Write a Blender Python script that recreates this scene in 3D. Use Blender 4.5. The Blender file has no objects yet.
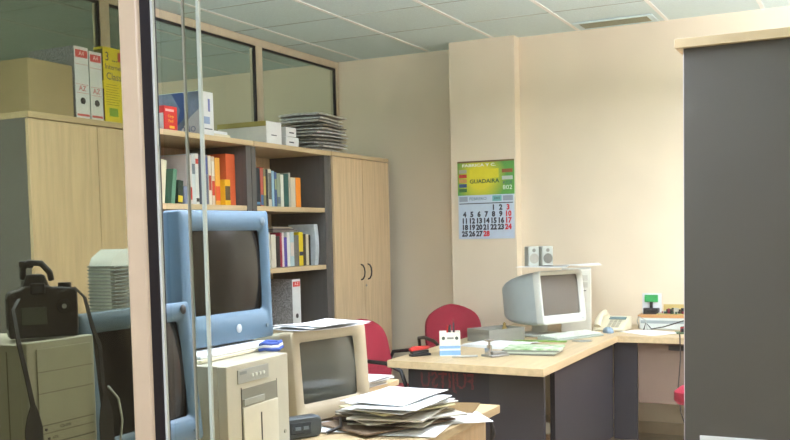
import bpy, bmesh, math, random
from mathutils import Vector, Matrix
PI = math.pi
rnd = random.Random(7)
S = bpy.context.scene
COL = S.collection

# ------------------------------------------------------------------ camera, world, exposure
f, ppy, pit, rol, yaw = 964.9, 296.0, -.0629, -.0221, .4638
F = Vector((-math.sin(yaw), math.cos(yaw), 0)); Rt = Vector((math.cos(yaw), math.sin(yaw), 0)); U = Vector((0, 0, 1))
F2 = F * math.cos(pit) + U * math.sin(pit); U2 = -F * math.sin(pit) + U * math.cos(pit)
R2 = Rt * math.cos(rol) + U2 * math.sin(rol); UU = U2 * math.cos(rol) - Rt * math.sin(rol)
cd = bpy.data.cameras.new('camera'); cam = bpy.data.objects.new('camera', cd); COL.objects.link(cam)
M = Matrix((R2, UU, -F2)).transposed().to_4x4(); M.translation = Vector((0, 0, 1.39)); cam.matrix_world = M
cd.sensor_width = 36; cd.lens = f / 790 * 36; cd.shift_y = (ppy - 220) / 790; cd.clip_start = .02
S.camera = cam
w = bpy.data.worlds.new('World'); S.world = w; w.use_nodes = True
w.node_tree.nodes['Background'].inputs[0].default_value = (.55, .6, .6, 1); w.node_tree.nodes['Background'].inputs[1].default_value = .15
S.view_settings.view_transform = 'Standard'; S.view_settings.look = 'None'; S.view_settings.gamma = 1
S.view_settings.use_curve_mapping = False; S.view_settings.exposure = 0.06

# ------------------------------------------------------------------ materials
def lin(c):
    return tuple((v / 255 / 12.92 if v / 255 <= .04045 else ((v / 255 + .055) / 1.055) ** 2.4) for v in c) + (1,)
MC = {}
def mat(name, rgb, rough=.6, metal=0, spec=.5, noise=0, scale=20, stretch=(1, 1, 1), bump=0, coord='Object', emit=0, dark=None):
    if name in MC: return MC[name]
    m = bpy.data.materials.new(name); m.use_nodes = True; nt = m.node_tree; b = nt.nodes['Principled BSDF']
    b.inputs['Base Color'].default_value = lin(rgb); b.inputs['Roughness'].default_value = rough
    b.inputs['Metallic'].default_value = metal; b.inputs['Specular IOR Level'].default_value = spec
    tc = nt.nodes.new('ShaderNodeTexCoord'); mp = nt.nodes.new('ShaderNodeMapping'); mp.inputs['Scale'].default_value = stretch
    nz = nt.nodes.new('ShaderNodeTexNoise'); nz.inputs['Scale'].default_value = scale; nz.inputs['Detail'].default_value = 3
    nt.links.new(tc.outputs[coord], mp.inputs[0]); nt.links.new(mp.outputs[0], nz.inputs['Vector'])
    d = dark or tuple(max(0, v * (1 - (noise or .03))) for v in rgb)
    rp = nt.nodes.new('ShaderNodeValToRGB'); rp.color_ramp.elements[0].position = .35; rp.color_ramp.elements[1].position = .65
    rp.color_ramp.elements[0].color = lin(d); rp.color_ramp.elements[1].color = lin(rgb)
    nt.links.new(nz.outputs['Fac'], rp.inputs[0]); nt.links.new(rp.outputs[0], b.inputs['Base Color'])
    if bump:
        bp = nt.nodes.new('ShaderNodeBump'); bp.inputs['Strength'].default_value = bump; bp.inputs['Distance'].default_value = .01
        nt.links.new(nz.outputs['Fac'], bp.inputs['Height']); nt.links.new(bp.outputs[0], b.inputs['Normal'])
    if emit:
        b.inputs['Emission Color'].default_value = lin(rgb); b.inputs['Emission Strength'].default_value = emit
    MC[name] = m; return m
def glass(name, tint, ior=1.45, rough=0.0):
    m = bpy.data.materials.new(name); m.use_nodes = True; nt = m.node_tree
    for n in list(nt.nodes):
        if n.type != 'OUTPUT_MATERIAL': nt.nodes.remove(n)
    out = [n for n in nt.nodes if n.type == 'OUTPUT_MATERIAL'][0]
    tr = nt.nodes.new('ShaderNodeBsdfTransparent'); tr.inputs[0].default_value = lin(tint)
    gl = nt.nodes.new('ShaderNodeBsdfGlossy'); gl.inputs['Roughness'].default_value = rough
    fr = nt.nodes.new('ShaderNodeFresnel'); fr.inputs[0].default_value = ior
    mx = nt.nodes.new('ShaderNodeMixShader')
    ge = nt.nodes.new('ShaderNodeNewGeometry'); sb = nt.nodes.new('ShaderNodeMath'); sb.operation = 'SUBTRACT'; sb.inputs[0].default_value = 1
    ml = nt.nodes.new('ShaderNodeMath'); ml.operation = 'MULTIPLY'; nt.links.new(ge.outputs['Backfacing'], sb.inputs[1]); nt.links.new(fr.outputs[0], ml.inputs[0]); nt.links.new(sb.outputs[0], ml.inputs[1])
    nt.links.new(ml.outputs[0], mx.inputs[0]); nt.links.new(tr.outputs[0], mx.inputs[1]); nt.links.new(gl.outputs[0], mx.inputs[2])
    nt.links.new(mx.outputs[0], out.inputs[0]); MC[name] = m; return m
def c(r, g, b, rough=.55, spec=.4): return mat('tone_%d_%d_%d_%d' % (r, g, b, rough * 100), (r, g, b), rough, spec=spec)

WALL = mat('wall_paint', (236, 221, 194), .85, noise=.02, scale=3, bump=.02)
CEIL = mat('ceiling_tile', (216, 234, 234), .9, noise=.03, scale=60)
TBAR = mat('ceiling_bar', (248, 248, 244), .35)
GROOVE = mat('tile_groove', (172, 182, 174), .8)
FLOOR = mat('floor_vinyl', (190, 178, 156), .35, noise=.08, scale=12)
WOODV = mat('maple_vertical', (218, 190, 150), .45, noise=.08, scale=3, stretch=(14, 14, .9))
WOODH = mat('maple_horizontal', (202, 178, 138), .4, noise=.07, scale=3, stretch=(12, .9, 12))
WOODX = mat('maple_crosswise', (216, 192, 152), .4, noise=.07, scale=3, stretch=(.9, 12, 12))
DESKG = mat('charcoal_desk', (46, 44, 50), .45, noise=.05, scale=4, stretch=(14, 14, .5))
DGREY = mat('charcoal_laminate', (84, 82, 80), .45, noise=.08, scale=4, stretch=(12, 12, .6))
DGREY2 = mat('charcoal_cabinet', (104, 100, 94), .5, noise=.04, scale=5)
FRAME = mat('cream_lacquer', (216, 200, 172), .4)
RUBBER = mat('black_rubber', (18, 15, 22), .5)
EDGE = mat('polished_glass_edge', (214, 224, 218), .15, spec=.8)
EDGE2 = mat('dull_glass_edge', (150, 154, 142), .25, spec=.6)
BEIGE = mat('beige_plastic', (178, 172, 150), .5, noise=.02)
BEIGE2 = mat('beige_plastic_warm', (182, 168, 140), .5, noise=.02)
BLUE = mat('blue_plastic', (80, 108, 128), .45, noise=.03)
BLUED = mat('blue_grey_plastic', (104, 122, 132), .5, noise=.03)
BLACK = mat('black_plastic', (26, 26, 28), .4)
DARK = mat('dark_slot', (30, 30, 30), .7)
SCREEN = mat('crt_glass', (16, 16, 15), .16, spec=.22)
SCREENL = mat('crt_glass_grey', (78, 82, 76), .14, spec=.6)
WHITE = mat('white_paper', (238, 240, 240), .8, noise=.02)
OFFW = mat('cream_paper', (222, 214, 186), .8, noise=.03)
CARD = mat('brown_cardboard', (158, 140, 102), .8)
RED = mat('red_fabric', (158, 30, 52), .85, noise=.12, scale=120, bump=.1)
CHROME = mat('chrome', (200, 200, 200), .2, metal=1)
STEEL = mat('brushed_steel', (150, 150, 145), .35, metal=.9)
GREYP = mat('light_grey_plastic', (206, 208, 200), .5)
GREYS = mat('grey_speaker', (170, 172, 160), .6)
MARBLE = mat('marbled_binder_cover', (176, 176, 176), .7, noise=.5, scale=160)
GL_OFF = glass('transom_glass', (222, 226, 226))
GL_L = glass('tinted_partition_glass', (204, 206, 194))
GL_R = glass('clear_partition_glass', (250, 252, 250))

# ------------------------------------------------------------------ mesh helpers
class MB:
    def __init__(s): s.bm = bmesh.new(); s.mats = []; s.mi = 0
    def use(s, m):
        if m not in s.mats: s.mats.append(m)
        s.mi = s.mats.index(m); return s
    def face(s, vs):
        try:
            fc = s.bm.faces.new(vs); fc.material_index = s.mi; return fc
        except ValueError: return None
    def box(s, x0, x1, y0, y1, z0, z1, T=None):
        v = [Vector((x, y, z)) for x in (x0, x1) for y in (y0, y1) for z in (z0, z1)]
        if T: v = [T @ p for p in v]
        v = [s.bm.verts.new(p) for p in v]
        for q in ((0, 1, 3, 2), (4, 6, 7, 5), (0, 4, 5, 1), (2, 3, 7, 6), (0, 2, 6, 4), (1, 5, 7, 3)): s.face([v[i] for i in q])
        return s
    def loft(s, loops, cap=True, closed=True):
        L = [[s.bm.verts.new(p) for p in l] for l in loops]; n = len(L[0])
        for a, b in zip(L, L[1:]):
            for i in range(n if closed else n - 1): s.face([a[i], a[(i + 1) % n], b[(i + 1) % n], b[i]])
        if cap: s.face(L[0][::-1]); s.face(L[-1])
        return s
    def prism(s, pts, ax, a, b):
        def P(p, t): return Vector({'x': (t, p[0], p[1]), 'y': (p[0], t, p[1]), 'z': (p[0], p[1], t)}[ax])
        return s.loft([[P(p, a) for p in pts], [P(p, b) for p in pts]])
    def tube(s, pts, r, n=8, cap=True):
        pts = [Vector(p) for p in pts]; rs = r if isinstance(r, (list, tuple)) else [r] * len(pts); loops = []; up = None
        for i, p in enumerate(pts):
            d = (pts[min(i + 1, len(pts) - 1)] - pts[max(i - 1, 0)]).normalized()
            if up is None: up = d.orthogonal().normalized()
            up = (up - d * up.dot(d)).normalized(); q = d.cross(up)
            loops.append([p + (up * math.cos(2 * PI * k / n) + q * math.sin(2 * PI * k / n)) * rs[i] for k in range(n)])
        return s.loft(loops, cap)
    def cyl(s, p0, p1, r, r1=None, n=20): return s.tube([p0, p1], [r, r if r1 is None else r1], n)
    def lathe(s, prof, cen=(0, 0, 0), ax='z', n=20):
        loops = []
        for r, h in prof:
            l = []
            for k in range(n):
                a, b = r * math.cos(2 * PI * k / n), r * math.sin(2 * PI * k / n)
                l.append(Vector(cen) + Vector({'z': (a, b, h), 'x': (h, a, b), 'y': (a, h, b)}[ax]))
            loops.append(l)
        return s.loft(loops)
    def ribbon(s, pts, ws, th, side, nrm):
        side = Vector(side).normalized(); nrm = Vector(nrm).normalized(); loops = []
        for p, wd in zip(pts, ws):
            p = Vector(p); loops.append([p - side * wd / 2, p + side * wd / 2, p + side * wd / 2 + nrm * th, p - side * wd / 2 + nrm * th])
        return s.loft(loops)
    def build(s, name, m=None, parent=None, T=None, bevel=0, smooth=False, seg=2, sub=0):
        if T: bmesh.ops.transform(s.bm, matrix=T, verts=s.bm.verts)
        bmesh.ops.recalc_face_normals(s.bm, faces=s.bm.faces)
        me = bpy.data.meshes.new(name); s.bm.to_mesh(me); s.bm.free()
        for x in (s.mats or [m]): me.materials.append(x)
        if smooth or bevel:
            for p in me.polygons: p.use_smooth = True
            me.set_sharp_from_angle(angle=math.radians(50 if smooth else 35))
        o = bpy.data.objects.new(name, me); COL.objects.link(o); o.parent = parent
        if bevel:
            b = o.modifiers.new('b', 'BEVEL'); b.width = bevel; b.segments = seg; b.limit_method = 'ANGLE'; b.angle_limit = math.radians(40)
        if sub:
            b = o.modifiers.new('s', 'SUBSURF'); b.levels = b.render_levels = sub
        return o
def rrect(y0, y1, z0, z1, r, x, n=4):
    out = []
    for cy, cz, a0 in ((y1 - r, z1 - r, 0), (y0 + r, z1 - r, PI / 2), (y0 + r, z0 + r, PI), (y1 - r, z0 + r, 1.5 * PI)):
        for k in range(n + 1):
            a = a0 + k * PI / 2 / n; out.append(Vector((x, cy + r * math.cos(a), cz + r * math.sin(a))))
    return out
def tag(o, label, cat, group=None, kind=None):
    if label: o['label'] = label
    if cat: o['category'] = cat
    if group: o['group'] = group
    if kind: o['kind'] = kind
    return o
def thing(name, loc, rz, label, cat, group=None):
    o = bpy.data.objects.new(name, None); o.empty_display_size = .1; COL.objects.link(o)
    o.location = loc; o.rotation_euler = (0, 0, rz); return tag(o, label, cat, group)
ORD = ['first', 'second', 'third', 'fourth', 'fifth', 'sixth', 'seventh', 'eighth', 'ninth', 'tenth', 'eleventh', 'twelfth', 'thirteenth', 'fourteenth', 'fifteenth', 'sixteenth', 'seventeenth', 'eighteenth', 'nineteenth', 'twentieth']
def struct(o): o['kind'] = 'structure'; return o
def bx(name, m, x0, x1, y0, y1, z0, z1, parent=None, bevel=0, T=None):
    return MB().box(x0, x1, y0, y1, z0, z1).build(name, m, parent, T, bevel)
def place(o, x, y, z, rz=0): o.location = (x, y, z); o.rotation_euler = (0, 0, rz); return o
def text(name, s, size, m, parent, T, extrude=.0003, align='CENTER', sx=1, bold=0):
    cu = bpy.data.curves.new(name, 'FONT'); cu.body = s; cu.size = size; cu.extrude = extrude; cu.align_x = align; cu.align_y = 'CENTER'; cu.resolution_u = 2; cu.offset = bold
    o = bpy.data.objects.new(name, cu); COL.objects.link(o)
    dg = bpy.context.evaluated_depsgraph_get(); me = bpy.data.meshes.new_from_object(o.evaluated_get(dg)); bpy.data.objects.remove(o)
    me.materials.clear(); me.materials.append(m); me.transform(T @ Matrix.Diagonal((sx, 1, 1, 1)))
    q = bpy.data.objects.new(name, me); COL.objects.link(q); q.parent = parent; return q
def face_x(x, y, z, rot=0):      # text in the y-z plane, read from +x
    return Matrix.Translation((x, y, z)) @ Matrix(((0, 0, 1), (1, 0, 0), (0, 1, 0))).to_4x4() @ Matrix.Rotation(rot, 4, 'Z')
def face_y(x, y, z, rot=0):      # text in the x-z plane, read from -y
    return Matrix.Translation((x, y, z)) @ Matrix(((1, 0, 0), (0, 0, -1), (0, 1, 0))).to_4x4() @ Matrix.Rotation(rot, 4, 'Z')
def copy_tree(o, parent=None):
    q = o.copy(); COL.objects.link(q); q.parent = parent
    for ch in [k for k in list(o.children)]: copy_tree(ch, q)
    return q

# ------------------------------------------------------------------ the room
CZ = 2.77; YP = 1.10; XL = -3.84; XR = 1.5; YB = 6.62
struct(bx('floor', FLOOR, -6.6, 2.3, -2.6, 7.0, -.1, 0))
struct(bx('ceiling', CEIL, -6.6, 2.3, -2.6, 7.0, CZ, CZ + .1))
b = MB().use(TBAR)
for k in range(-6, 9):
    x = -1.254 + .596 * k
    if -6.6 < x < 2.2: b.box(x - .012, x + .012, -2.6, 6.78, CZ - .004, CZ + .001)
b.use(GROOVE)
for k in range(0, 15):
    y = 5.985 - .592 * k
    for j in range(-6, 9):
        x = -1.254 + .596 * j
        if -6.6 < x < 1.7: b.box(x + .0125, x + .5835, y - .004, y + .004, CZ - .002, CZ + .001)
struct(b.build('trim_1'))
struct(bx('wall_back', WALL, -2.30, XR + .1, YB, YB + .12, 0, CZ))
struct(bx('wall_back_left', WALL, -6.6, -2.77, 6.76, 6.9, 0, CZ))
struct(bx('wall_column', WALL, -2.785, -2.285, 6.52, 6.9, 0, CZ, bevel=.004))
struct(bx('wall_right', WALL, XR, XR + .1, -2.6, YB, 0, CZ))
struct(bx('wall_behind', WALL, -6.6, 2.3, -2.7, -2.6, 0, CZ))
struct(bx('wall_far_left', mat('neighbour_wall', (160, 184, 184), .9), -6.7, -6.6, -2.6, 6.9, 0, CZ))
struct(bx('wall_left', WALL, XL - .08, XL, YP + .03, 6.76, 0, 1.0))
struct(bx('wall_light_block', WALL, XL - .08, XL, -2.6, YP + .03, 0, CZ))  # unseen wall added to keep the neighbour room's lamp off the near side
struct(bx('baseboard_back', mat('skirting', (206, 190, 160), .5), -2.28, XR, YB - .012, YB, 0, .08))
# left wall: glazing above the cupboards
def window(n, y0, y1):
    w0 = struct(MB().box(XL - .06, XL, y0, y1, 2.715, CZ - .004).box(XL - .06, XL, y0, y0 + .035, 1.0, 2.715)
                .box(XL - .06, XL, y1 - .035, y1, 1.0, 2.715).box(XL - .06, XL, y0 + .035, y1 - .035, 1.0, 1.05).build('window_%d' % n, FRAME, bevel=.002))
    MB().box(XL - .035, XL - .027, y0 + .035, y1 - .035, 1.05, 2.715).build('pane', GL_OFF, w0)
    MB().use(RUBBER).box(XL - .026, XL - .008, y1 - .052, y1 - .035, 1.05, 2.715).box(XL - .026, XL - .008, y0 + .036, y1 - .052, 2.700, 2.715).build('gasket', RUBBER, w0)
for n, (y0, y1) in enumerate(((1.15, 2.66), (2.66, 4.16), (4.16, 5.66), (5.66, 6.76))): window(n + 1, y0, y1)
# glass partition between the photographer and the office
p = struct(bx('door_1', FRAME, -.980, -.941, YP - .014, YP + .014, 0, CZ - .005, bevel=.006))
bx('gasket', RUBBER, -.942, -.9245, YP - .010, YP + .004, 0, CZ - .005, p)
bx('edge_strip', EDGE, -.9245, -.920, YP - .008, YP - .004, 0, CZ - .005, p)
g = struct(bx('window_5', GL_L, XL, -.974, YP - .003, YP + .003, .06, CZ - .05))
g = struct(bx('window_6', GL_R, -.920, -.855, YP + .006, YP + .010, .06, CZ - .05))
bx('edge_strip', EDGE, -.855, -.850, YP + .006, YP + .010, .06, CZ - .05, g)
g = struct(bx('window_7', GL_R, -.865, XR, YP - .010, YP - .006, .06, CZ - .05))
bx('edge_strip', EDGE2, -.8680, -.865, YP - .010, YP - .006, .06, CZ - .05, g)
struct(MB().box(XL, -.976, YP - .025, YP + .025, 0, .06).box(-.914, XR, YP - .025, YP + .025, 0, .06)
       .box(XL, -.976, YP - .025, YP + .025, CZ - .05, CZ - .005).box(-.914, XR, YP - .025, YP + .025, CZ - .05, CZ - .005).build('trim_2', FRAME))

# unseen ceiling lights, hung below the ceiling with uplights added to brighten it
def luminaire(x, y, power, up, label, lx=.30, ly=1.2, col=(.84, .82, 1), dr=.45):
    t = thing('ceiling_light', (x, y, CZ - dr), 0, label, 'ceiling light', None)
    MB().box(-lx / 2, lx / 2, -ly / 2, ly / 2, .0, .05).build('housing', TBAR, t, bevel=.004)
    bx('diffuser', mat('lamp_diffuser', (255, 250, 235), .6, emit=4), -lx / 2 + .02, lx / 2 - .02, -ly / 2 + .02, ly / 2 - .02, -.004, 0, t)
    for s in (-1, 1): MB().cyl((0, s * .4, .05), (0, s * .4, dr - .005), .004, n=8).build('suspension_rod', CHROME, t)
    for e_, z_, r_ in ((power, -.012, 0), (up, .056, PI)):  # lamp downwards, then the added uplight
        ld = bpy.data.lights.new('tube_and_uplight', 'AREA'); ld.shape = 'RECTANGLE'; ld.size = lx - .04; ld.size_y = ly - .05; ld.energy = e_; ld.color = col
        lo = bpy.data.objects.new('tube_and_uplight', ld); COL.objects.link(lo); lo.parent = t; lo.location = (0, 0, z_); lo.rotation_euler = (r_, 0, 0)
luminaire(-1.15, 2.98, 32, 130, 'hanging ceiling light left of the tall charcoal cabinet')
luminaire(-2.45, 1.95, 20, 90, 'hanging ceiling light beside the cupboards')
luminaire(.45, 5.0, 84, 185, 'hanging ceiling light right of the tall charcoal cabinet')
luminaire(-.956, -.5, 44, 12, 'added unseen light on the near side of the glass')  # lamp added out of view to light the post
luminaire(-5.3, -.6, 500, 800, 'added unseen light in the room beyond the glazing', col=(.88, .9, 1))  # lamp added out of view to brighten what shows through the transom

# vent
v = thing('ceiling_vent', (-1.56, 6.46, CZ - .004), 0, 'long grey air vent set in the ceiling by the back wall', 'vent')
MB().box(-.26, .26, -.11, -.085, -.008, 0).box(-.26, .26, .085, .11, -.008, 0).box(-.26, -.225, -.085, .085, -.008, 0).box(.225, .26, -.085, .085, -.008, 0).build('frame', CEIL, v)
bx('backing', mat('vent_dark', (120, 120, 96), .8), -.225, .225, -.085, .085, -.003, 0, v)
b = MB()
for k in range(9): b.box(-.225, .225, -.08 + k * .019, -.07 + k * .019, -.007, -.004)
b.build('slats', mat('vent_slat', (150, 150, 124), .6), v)

# ------------------------------------------------------------------ storage along the left wall
FX = -3.35; BX = -3.80; TOP = 1.97
def handle(parent, y, z):
    return MB().tube([(FX + .018, y, z - .055), (FX + .034, y, z - .05), (FX + .046, y, z - .03), (FX + .05, y, z), (FX + .046, y, z + .03), (FX + .034, y, z + .05), (FX + .018, y, z + .055)], .0055).build('handle', BLACK, parent, smooth=True)
def cupboard(y0, y1, label, d0, hz, lock=False):
    t = thing('storage_cupboard', (0, 0, 0), 0, label, 'cupboard')
    bx('top_board', WOODH, BX, FX + .022, y0, y1, TOP - .028, TOP, t, .002)
    MB().box(BX, FX, y0, y0 + .02, .0, TOP - .028).box(BX, FX, y1 - .02, y1, .0, TOP - .028).box(BX, BX + .012, y0 + .02, y1 - .02, .0, TOP - .028).box(BX + .012, FX - .01, y0 + .02, y1 - .02, .05, .07).build('carcass', DGREY2, t)
    ym = (d0 + y1) / 2 - .0
    for a, bb, s in ((d0, ym - .002, 1), (ym + .002, y1 - .001, -1)):
        d = bx('door', WOODV, FX + .001, FX + .019, a, bb, .06, TOP - .032, t, .0015)
        handle(d, (bb - .05) if s > 0 else (a + .05), hz)
        if s < 0 and lock: MB().cyl((FX + .018, a + .02, hz - .1), (FX + .022, a + .02, hz - .1), .009).build('lock', STEEL, d)
    return t
cupboard(3.105, 3.945, 'pale wood two-door cupboard under the cardboard box, left', 3.105, 1.16)
cupboard(5.735, 6.595, 'pale wood two-door cupboard against the back wall, right of shelves', 5.755, 1.13, True)
def bookcase(y0, y1, label, lo=.02, hi=.05):
    t = thing('open_bookcase', (0, 0, 0), 0, label, 'bookcase')
    bx('top_board', WOODH, BX, FX + .022, y0 + .001, y1 - .001, TOP - .03, TOP, t, .002)
    bx('side_panel', DGREY, BX, FX, y0 + .001, y0 + lo, 0, TOP - .03, t, .001); bx('side_panel', DGREY, BX, FX, y1 - hi, y1 - .001, 0, TOP - .03, t, .001)
    bx('back_panel', WOODV, BX, BX + .01, y0 + lo, y1 - hi, .05, TOP - .03, t)
    for z in (1.585, 1.200, .795, .40): bx('shelf', WOODH, BX + .012, FX - .004, y0 + lo, y1 - hi, z - .03, z, t, .0015)
    bx('plinth', DGREY, BX + .01, FX - .02, y0 + lo, y1 - hi, 0, .06, t)
bookcase(3.95, 4.815, 'open bookcase with orange book, behind the upper blue monitor')
bookcase(4.82, 5.73, 'open bookcase with row of small books, beside right cupboard', .045, .06)

# books
def book(y0, y1, h, col, z, label, depth=.17, group=None, x=None, lean=0, bands=(), cat='book', cover=None, name='book'):
    xf = -3.43 if x is None else x
    t = thing(name, (xf, (y0 + y1) / 2, z + .001 + abs(math.sin(lean)) * (y1 - y0) / 2), 0, label, cat, group); wd = (y1 - y0) - .0015
    T = Matrix.Rotation(lean, 4, 'X')
    m = c(*col)
    MB().box(-depth, -.002, -wd / 2, -wd / 2 + .0015, 0, h).box(-depth, -.002, wd / 2 - .0015, wd / 2, 0, h).box(-.002, 0, -wd / 2, wd / 2, 0, h).build('cover', m, t, T, .0006)
    if wd > .004: bx('pages', OFFW, -depth + .004, -.003, -wd / 2 + .002, wd / 2 - .002, .003, h - .004, t, T=T)
    for a, bb, cc in bands: bx('spine_label', c(*cc), 0, .0008, -wd / 2 + .002, wd / 2 - .002, h * a, h * bb, t, T=T)
    return t
Z1 = 1.585; Z2 = 1.20
A1 = [(4.279, 4.317, .10, (120, 130, 150), 'slim blue-grey booklet, shortest, left of white books on upper shelf', ()),
      (4.318, 4.353, .275, (226, 214, 206), 'white book with red spine band, leftmost tall one above blue monitor', ((.1, .35, (190, 50, 40)),)),
      (4.354, 4.384, .285, (214, 220, 220), 'plain white book, second tall one above the blue monitor', ((.6, .8, (120, 130, 140)),)),
      (4.385, 4.415, .287, (232, 230, 224), 'white book with dark round mark low on spine', ((.06, .13, (30, 30, 30)), (.8, .9, (190, 60, 50)))),
      (4.440, 4.500, .285, (104, 110, 124), 'thick blue-grey book in the middle of the upper shelf', ((.62, .95, (70, 84, 140)),)),
      (4.503, 4.530, .283, (222, 212, 190), 'cream book right of the thick blue-grey one', ((.3, .6, (170, 70, 50)),)),
      (4.532, 4.562, .28, (214, 190, 160), 'tan book with red spine lettering beside yellow-orange one', ((.2, .5, (190, 60, 40)), (.6, .9, (230, 220, 200)))),
      (4.565, 4.612, .275, (224, 160, 60), 'yellow-orange book left of the big orange one', ((.1, .4, (200, 80, 40)),)),
      (4.672, 4.762, .305, (206, 92, 48), 'big bright orange book at right end of upper shelf', ())]
for y0, y1, h, cc, lb, bd in A1: book(y0, y1, h, cc, Z1, lb, bands=bd, depth=.24)
t = book(4.615, 4.668, .15, (232, 176, 30), Z1, 'small yellow book with dark emblem in front of orange book', depth=.1, x=-3.40, bands=((.2, .75, (90, 70, 40)),))
book(4.055, 4.115, .235, (216, 212, 180), Z1, 'thick cream document block leaning, leftmost on upper shelf', lean=-.12, depth=.2)
book(4.165, 4.198, .19, (86, 130, 104), Z1, 'green book leaning against the thick cream block', lean=-.16, depth=.2)
book(4.222, 4.265, .13, (28, 50, 36), Z1, 'short dark green book with yellow foot', bands=((.08, .35, (214, 190, 50)),), lean=-.1, depth=.16)
for k, (cc, lb) in enumerate((((40, 42, 80), 'dark navy folder standing behind the leaning cream block'), ((170, 30, 46), 'red folder standing behind the leaning cream block'), ((30, 26, 34), 'black folder standing behind the leaning cream block'))):
    book(4.07 + k * .03, 4.098 + k * .03, .285 - .006 * k, cc, Z1, lb, depth=.14, x=-3.64)
B1 = [(4.90, 4.955, .24, (60, 60, 70), 'dark grey book at far left of the small-book row', ()),
      (4.958, 5.020, .238, (38, 46, 52), 'wide black book, second in the small-book row', ((.05, .12, (90, 140, 180)),)),
      (5.023, 5.055, .245, (176, 84, 70), 'brick red book with blue foot in the small-book row', ((.04, .3, (70, 110, 150)),)),
      (5.056, 5.084, .236, (120, 122, 90), 'olive book next to the brick red one', ((.3, .8, (190, 170, 90)),)),
      (5.086, 5.108, .236, (40, 44, 46), 'thin black book between olive and white ones', ()),
      (5.110, 5.146, .236, (206, 202, 180), 'white book with black title on spine, small-book row', ((.2, .9, (96, 96, 88)),)),
      (5.150, 5.178, .228, (150, 186, 206), 'pale blue book in the small-book row', ()),
      (5.180, 5.206, .222, (62, 92, 138), 'mid blue book in the small-book row', ((.5, .8, (150, 160, 120)),)),
      (5.208, 5.248, .216, (140, 152, 128), 'sage green book in the small-book row', ((.1, .3, (90, 100, 110)),)),
      (5.25, 5.286, .210, (222, 222, 208), 'white book left of the dark green one', ()),
      (5.288, 5.343, .217, (44, 92, 84), 'dark green book near right end of small-book row', ()),
      (5.345, 5.368, .225, (178, 176, 160), 'thin grey book, tallest beside the dark green one', ()),
      (5.370, 5.428, .196, (214, 206, 180), 'cream book left of the small orange one', ()),
      (5.430, 5.492, .198, (236, 140, 40), 'small orange book closing the small-book row', ())]
for y0, y1, h, cc, lb, bd in B1: book(y0, y1, h, cc, Z1, lb, bands=bd, depth=.16)
B2 = [(5.05, 5.115, .22, (190, 186, 170), 'grey-white book partly behind the blue monitor, lower shelf', ()),
      (5.122, 5.176, .21, (210, 204, 186), 'cream book at left of the lower shelf row', ()),
      (5.179, 5.222, .20, (44, 38, 36), 'black book on the lower shelf left of maroon one', ()),
      (5.225, 5.247, .222, (150, 40, 60), 'thin maroon book on the lower shelf', ()),
      (5.249, 5.270, .222, (214, 210, 200), 'thin white book between maroon and purple', ()),
      (5.272, 5.306, .192, (84, 70, 150), 'purple-blue book on the lower shelf', ()),
      (5.308, 5.341, .224, (222, 224, 218), 'white book right of the purple one', ()),
      (5.343, 5.390, .224, (176, 200, 204), 'pale turquoise book on the lower shelf', ((.3, .7, (210, 200, 190)),)),
      (5.392, 5.450, .204, (110, 108, 100), 'grey spiral-bound book left of the yellow one', ()),
      (5.452, 5.502, .224, (226, 200, 40), 'yellow book with navy band on the lower shelf', ((.3, .42, (40, 50, 90)),)),
      (5.504, 5.538, .210, (64, 58, 44), 'dark olive book right of the yellow one', ()),
      (5.540, 5.574, .208, (196, 184, 156), 'beige book right of the dark olive one', ()),
      (5.576, 5.596, .204, (30, 28, 26), 'thin black book beside the leaning white folder', ())]
for y0, y1, h, cc, lb, bd in B2: book(y0, y1, h, cc, Z2, lb, bands=bd, depth=.16)
# spiral rings of the grey spiral book
# magazines lying across the lower row, and leaning white folder
for k in range(3):
    o = bx('magazine', c(*((120, 116, 104), (96, 88, 86), (150, 140, 124))[k]), -.2, 0, -.15 + .01 * k, .13 - .015 * k, 0, .010, None, .001)
    place(o, -3.45 - .008 * k, 5.33, Z2 + .2275 + .0115 * k, .02 * k - .02)
    tag(o, ('grey', 'brown', 'beige')[k] + ' magazine lying flat across the lower shelf books, ' + ('bottom', 'middle', 'top')[k] + ' one', 'magazine', 'magazines lying across books')
b = MB(); loops = []
for k in range(7):
    z = k / 6 * .275; bow = .018 * math.sin(k / 6 * PI); top = .0 if k < 6 else -.012
    loops.append([(-.2, bow - .02 + top, z), (0, bow - .025, z), (.0, bow + .02, z), (-.2, bow + .02, z - (.02 if k == 6 else 0))])
o = b.loft([[Vector(q) for q in l] for l in loops]).build('paper_folder', mat('pale_folder', (196, 206, 210), .7, noise=.06), None, smooth=True)
tag(place(o, -3.40, 5.622, Z2 + .001), 'bulging pale blue-white folder at right end of lower shelf', 'folder')
book(4.00, 4.055, .322, (180, 60, 70), Z2, 'red-topped book just above the upper blue monitor, leftmost', depth=.16)
for k, (y0, y1, h, cc, lb) in enumerate(((4.06, 4.150, .325, (206, 200, 190), 'white book just above the blue monitor, second'), (4.152, 4.205, .318, (190, 60, 76), 'red book just above the blue monitor, third'),
      (4.215, 4.275, .330, (90, 86, 80), 'dark grey book just above the blue monitor, fourth'), (4.277, 4.327, .315, (206, 190, 176), 'pale pink book just above the blue monitor, fifth'), (4.345, 4.416, .332, (60, 58, 60), 'black book just above the blue monitor, sixth'),
      (4.44, 4.527, .328, (196, 190, 176), 'cream book just above the blue monitor, seventh'), (4.53, 4.622, .322, (120, 76, 60), 'brown book just above the blue monitor, last'))):
    book(y0, y1, h, cc, Z2, lb, depth=.16)

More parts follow.
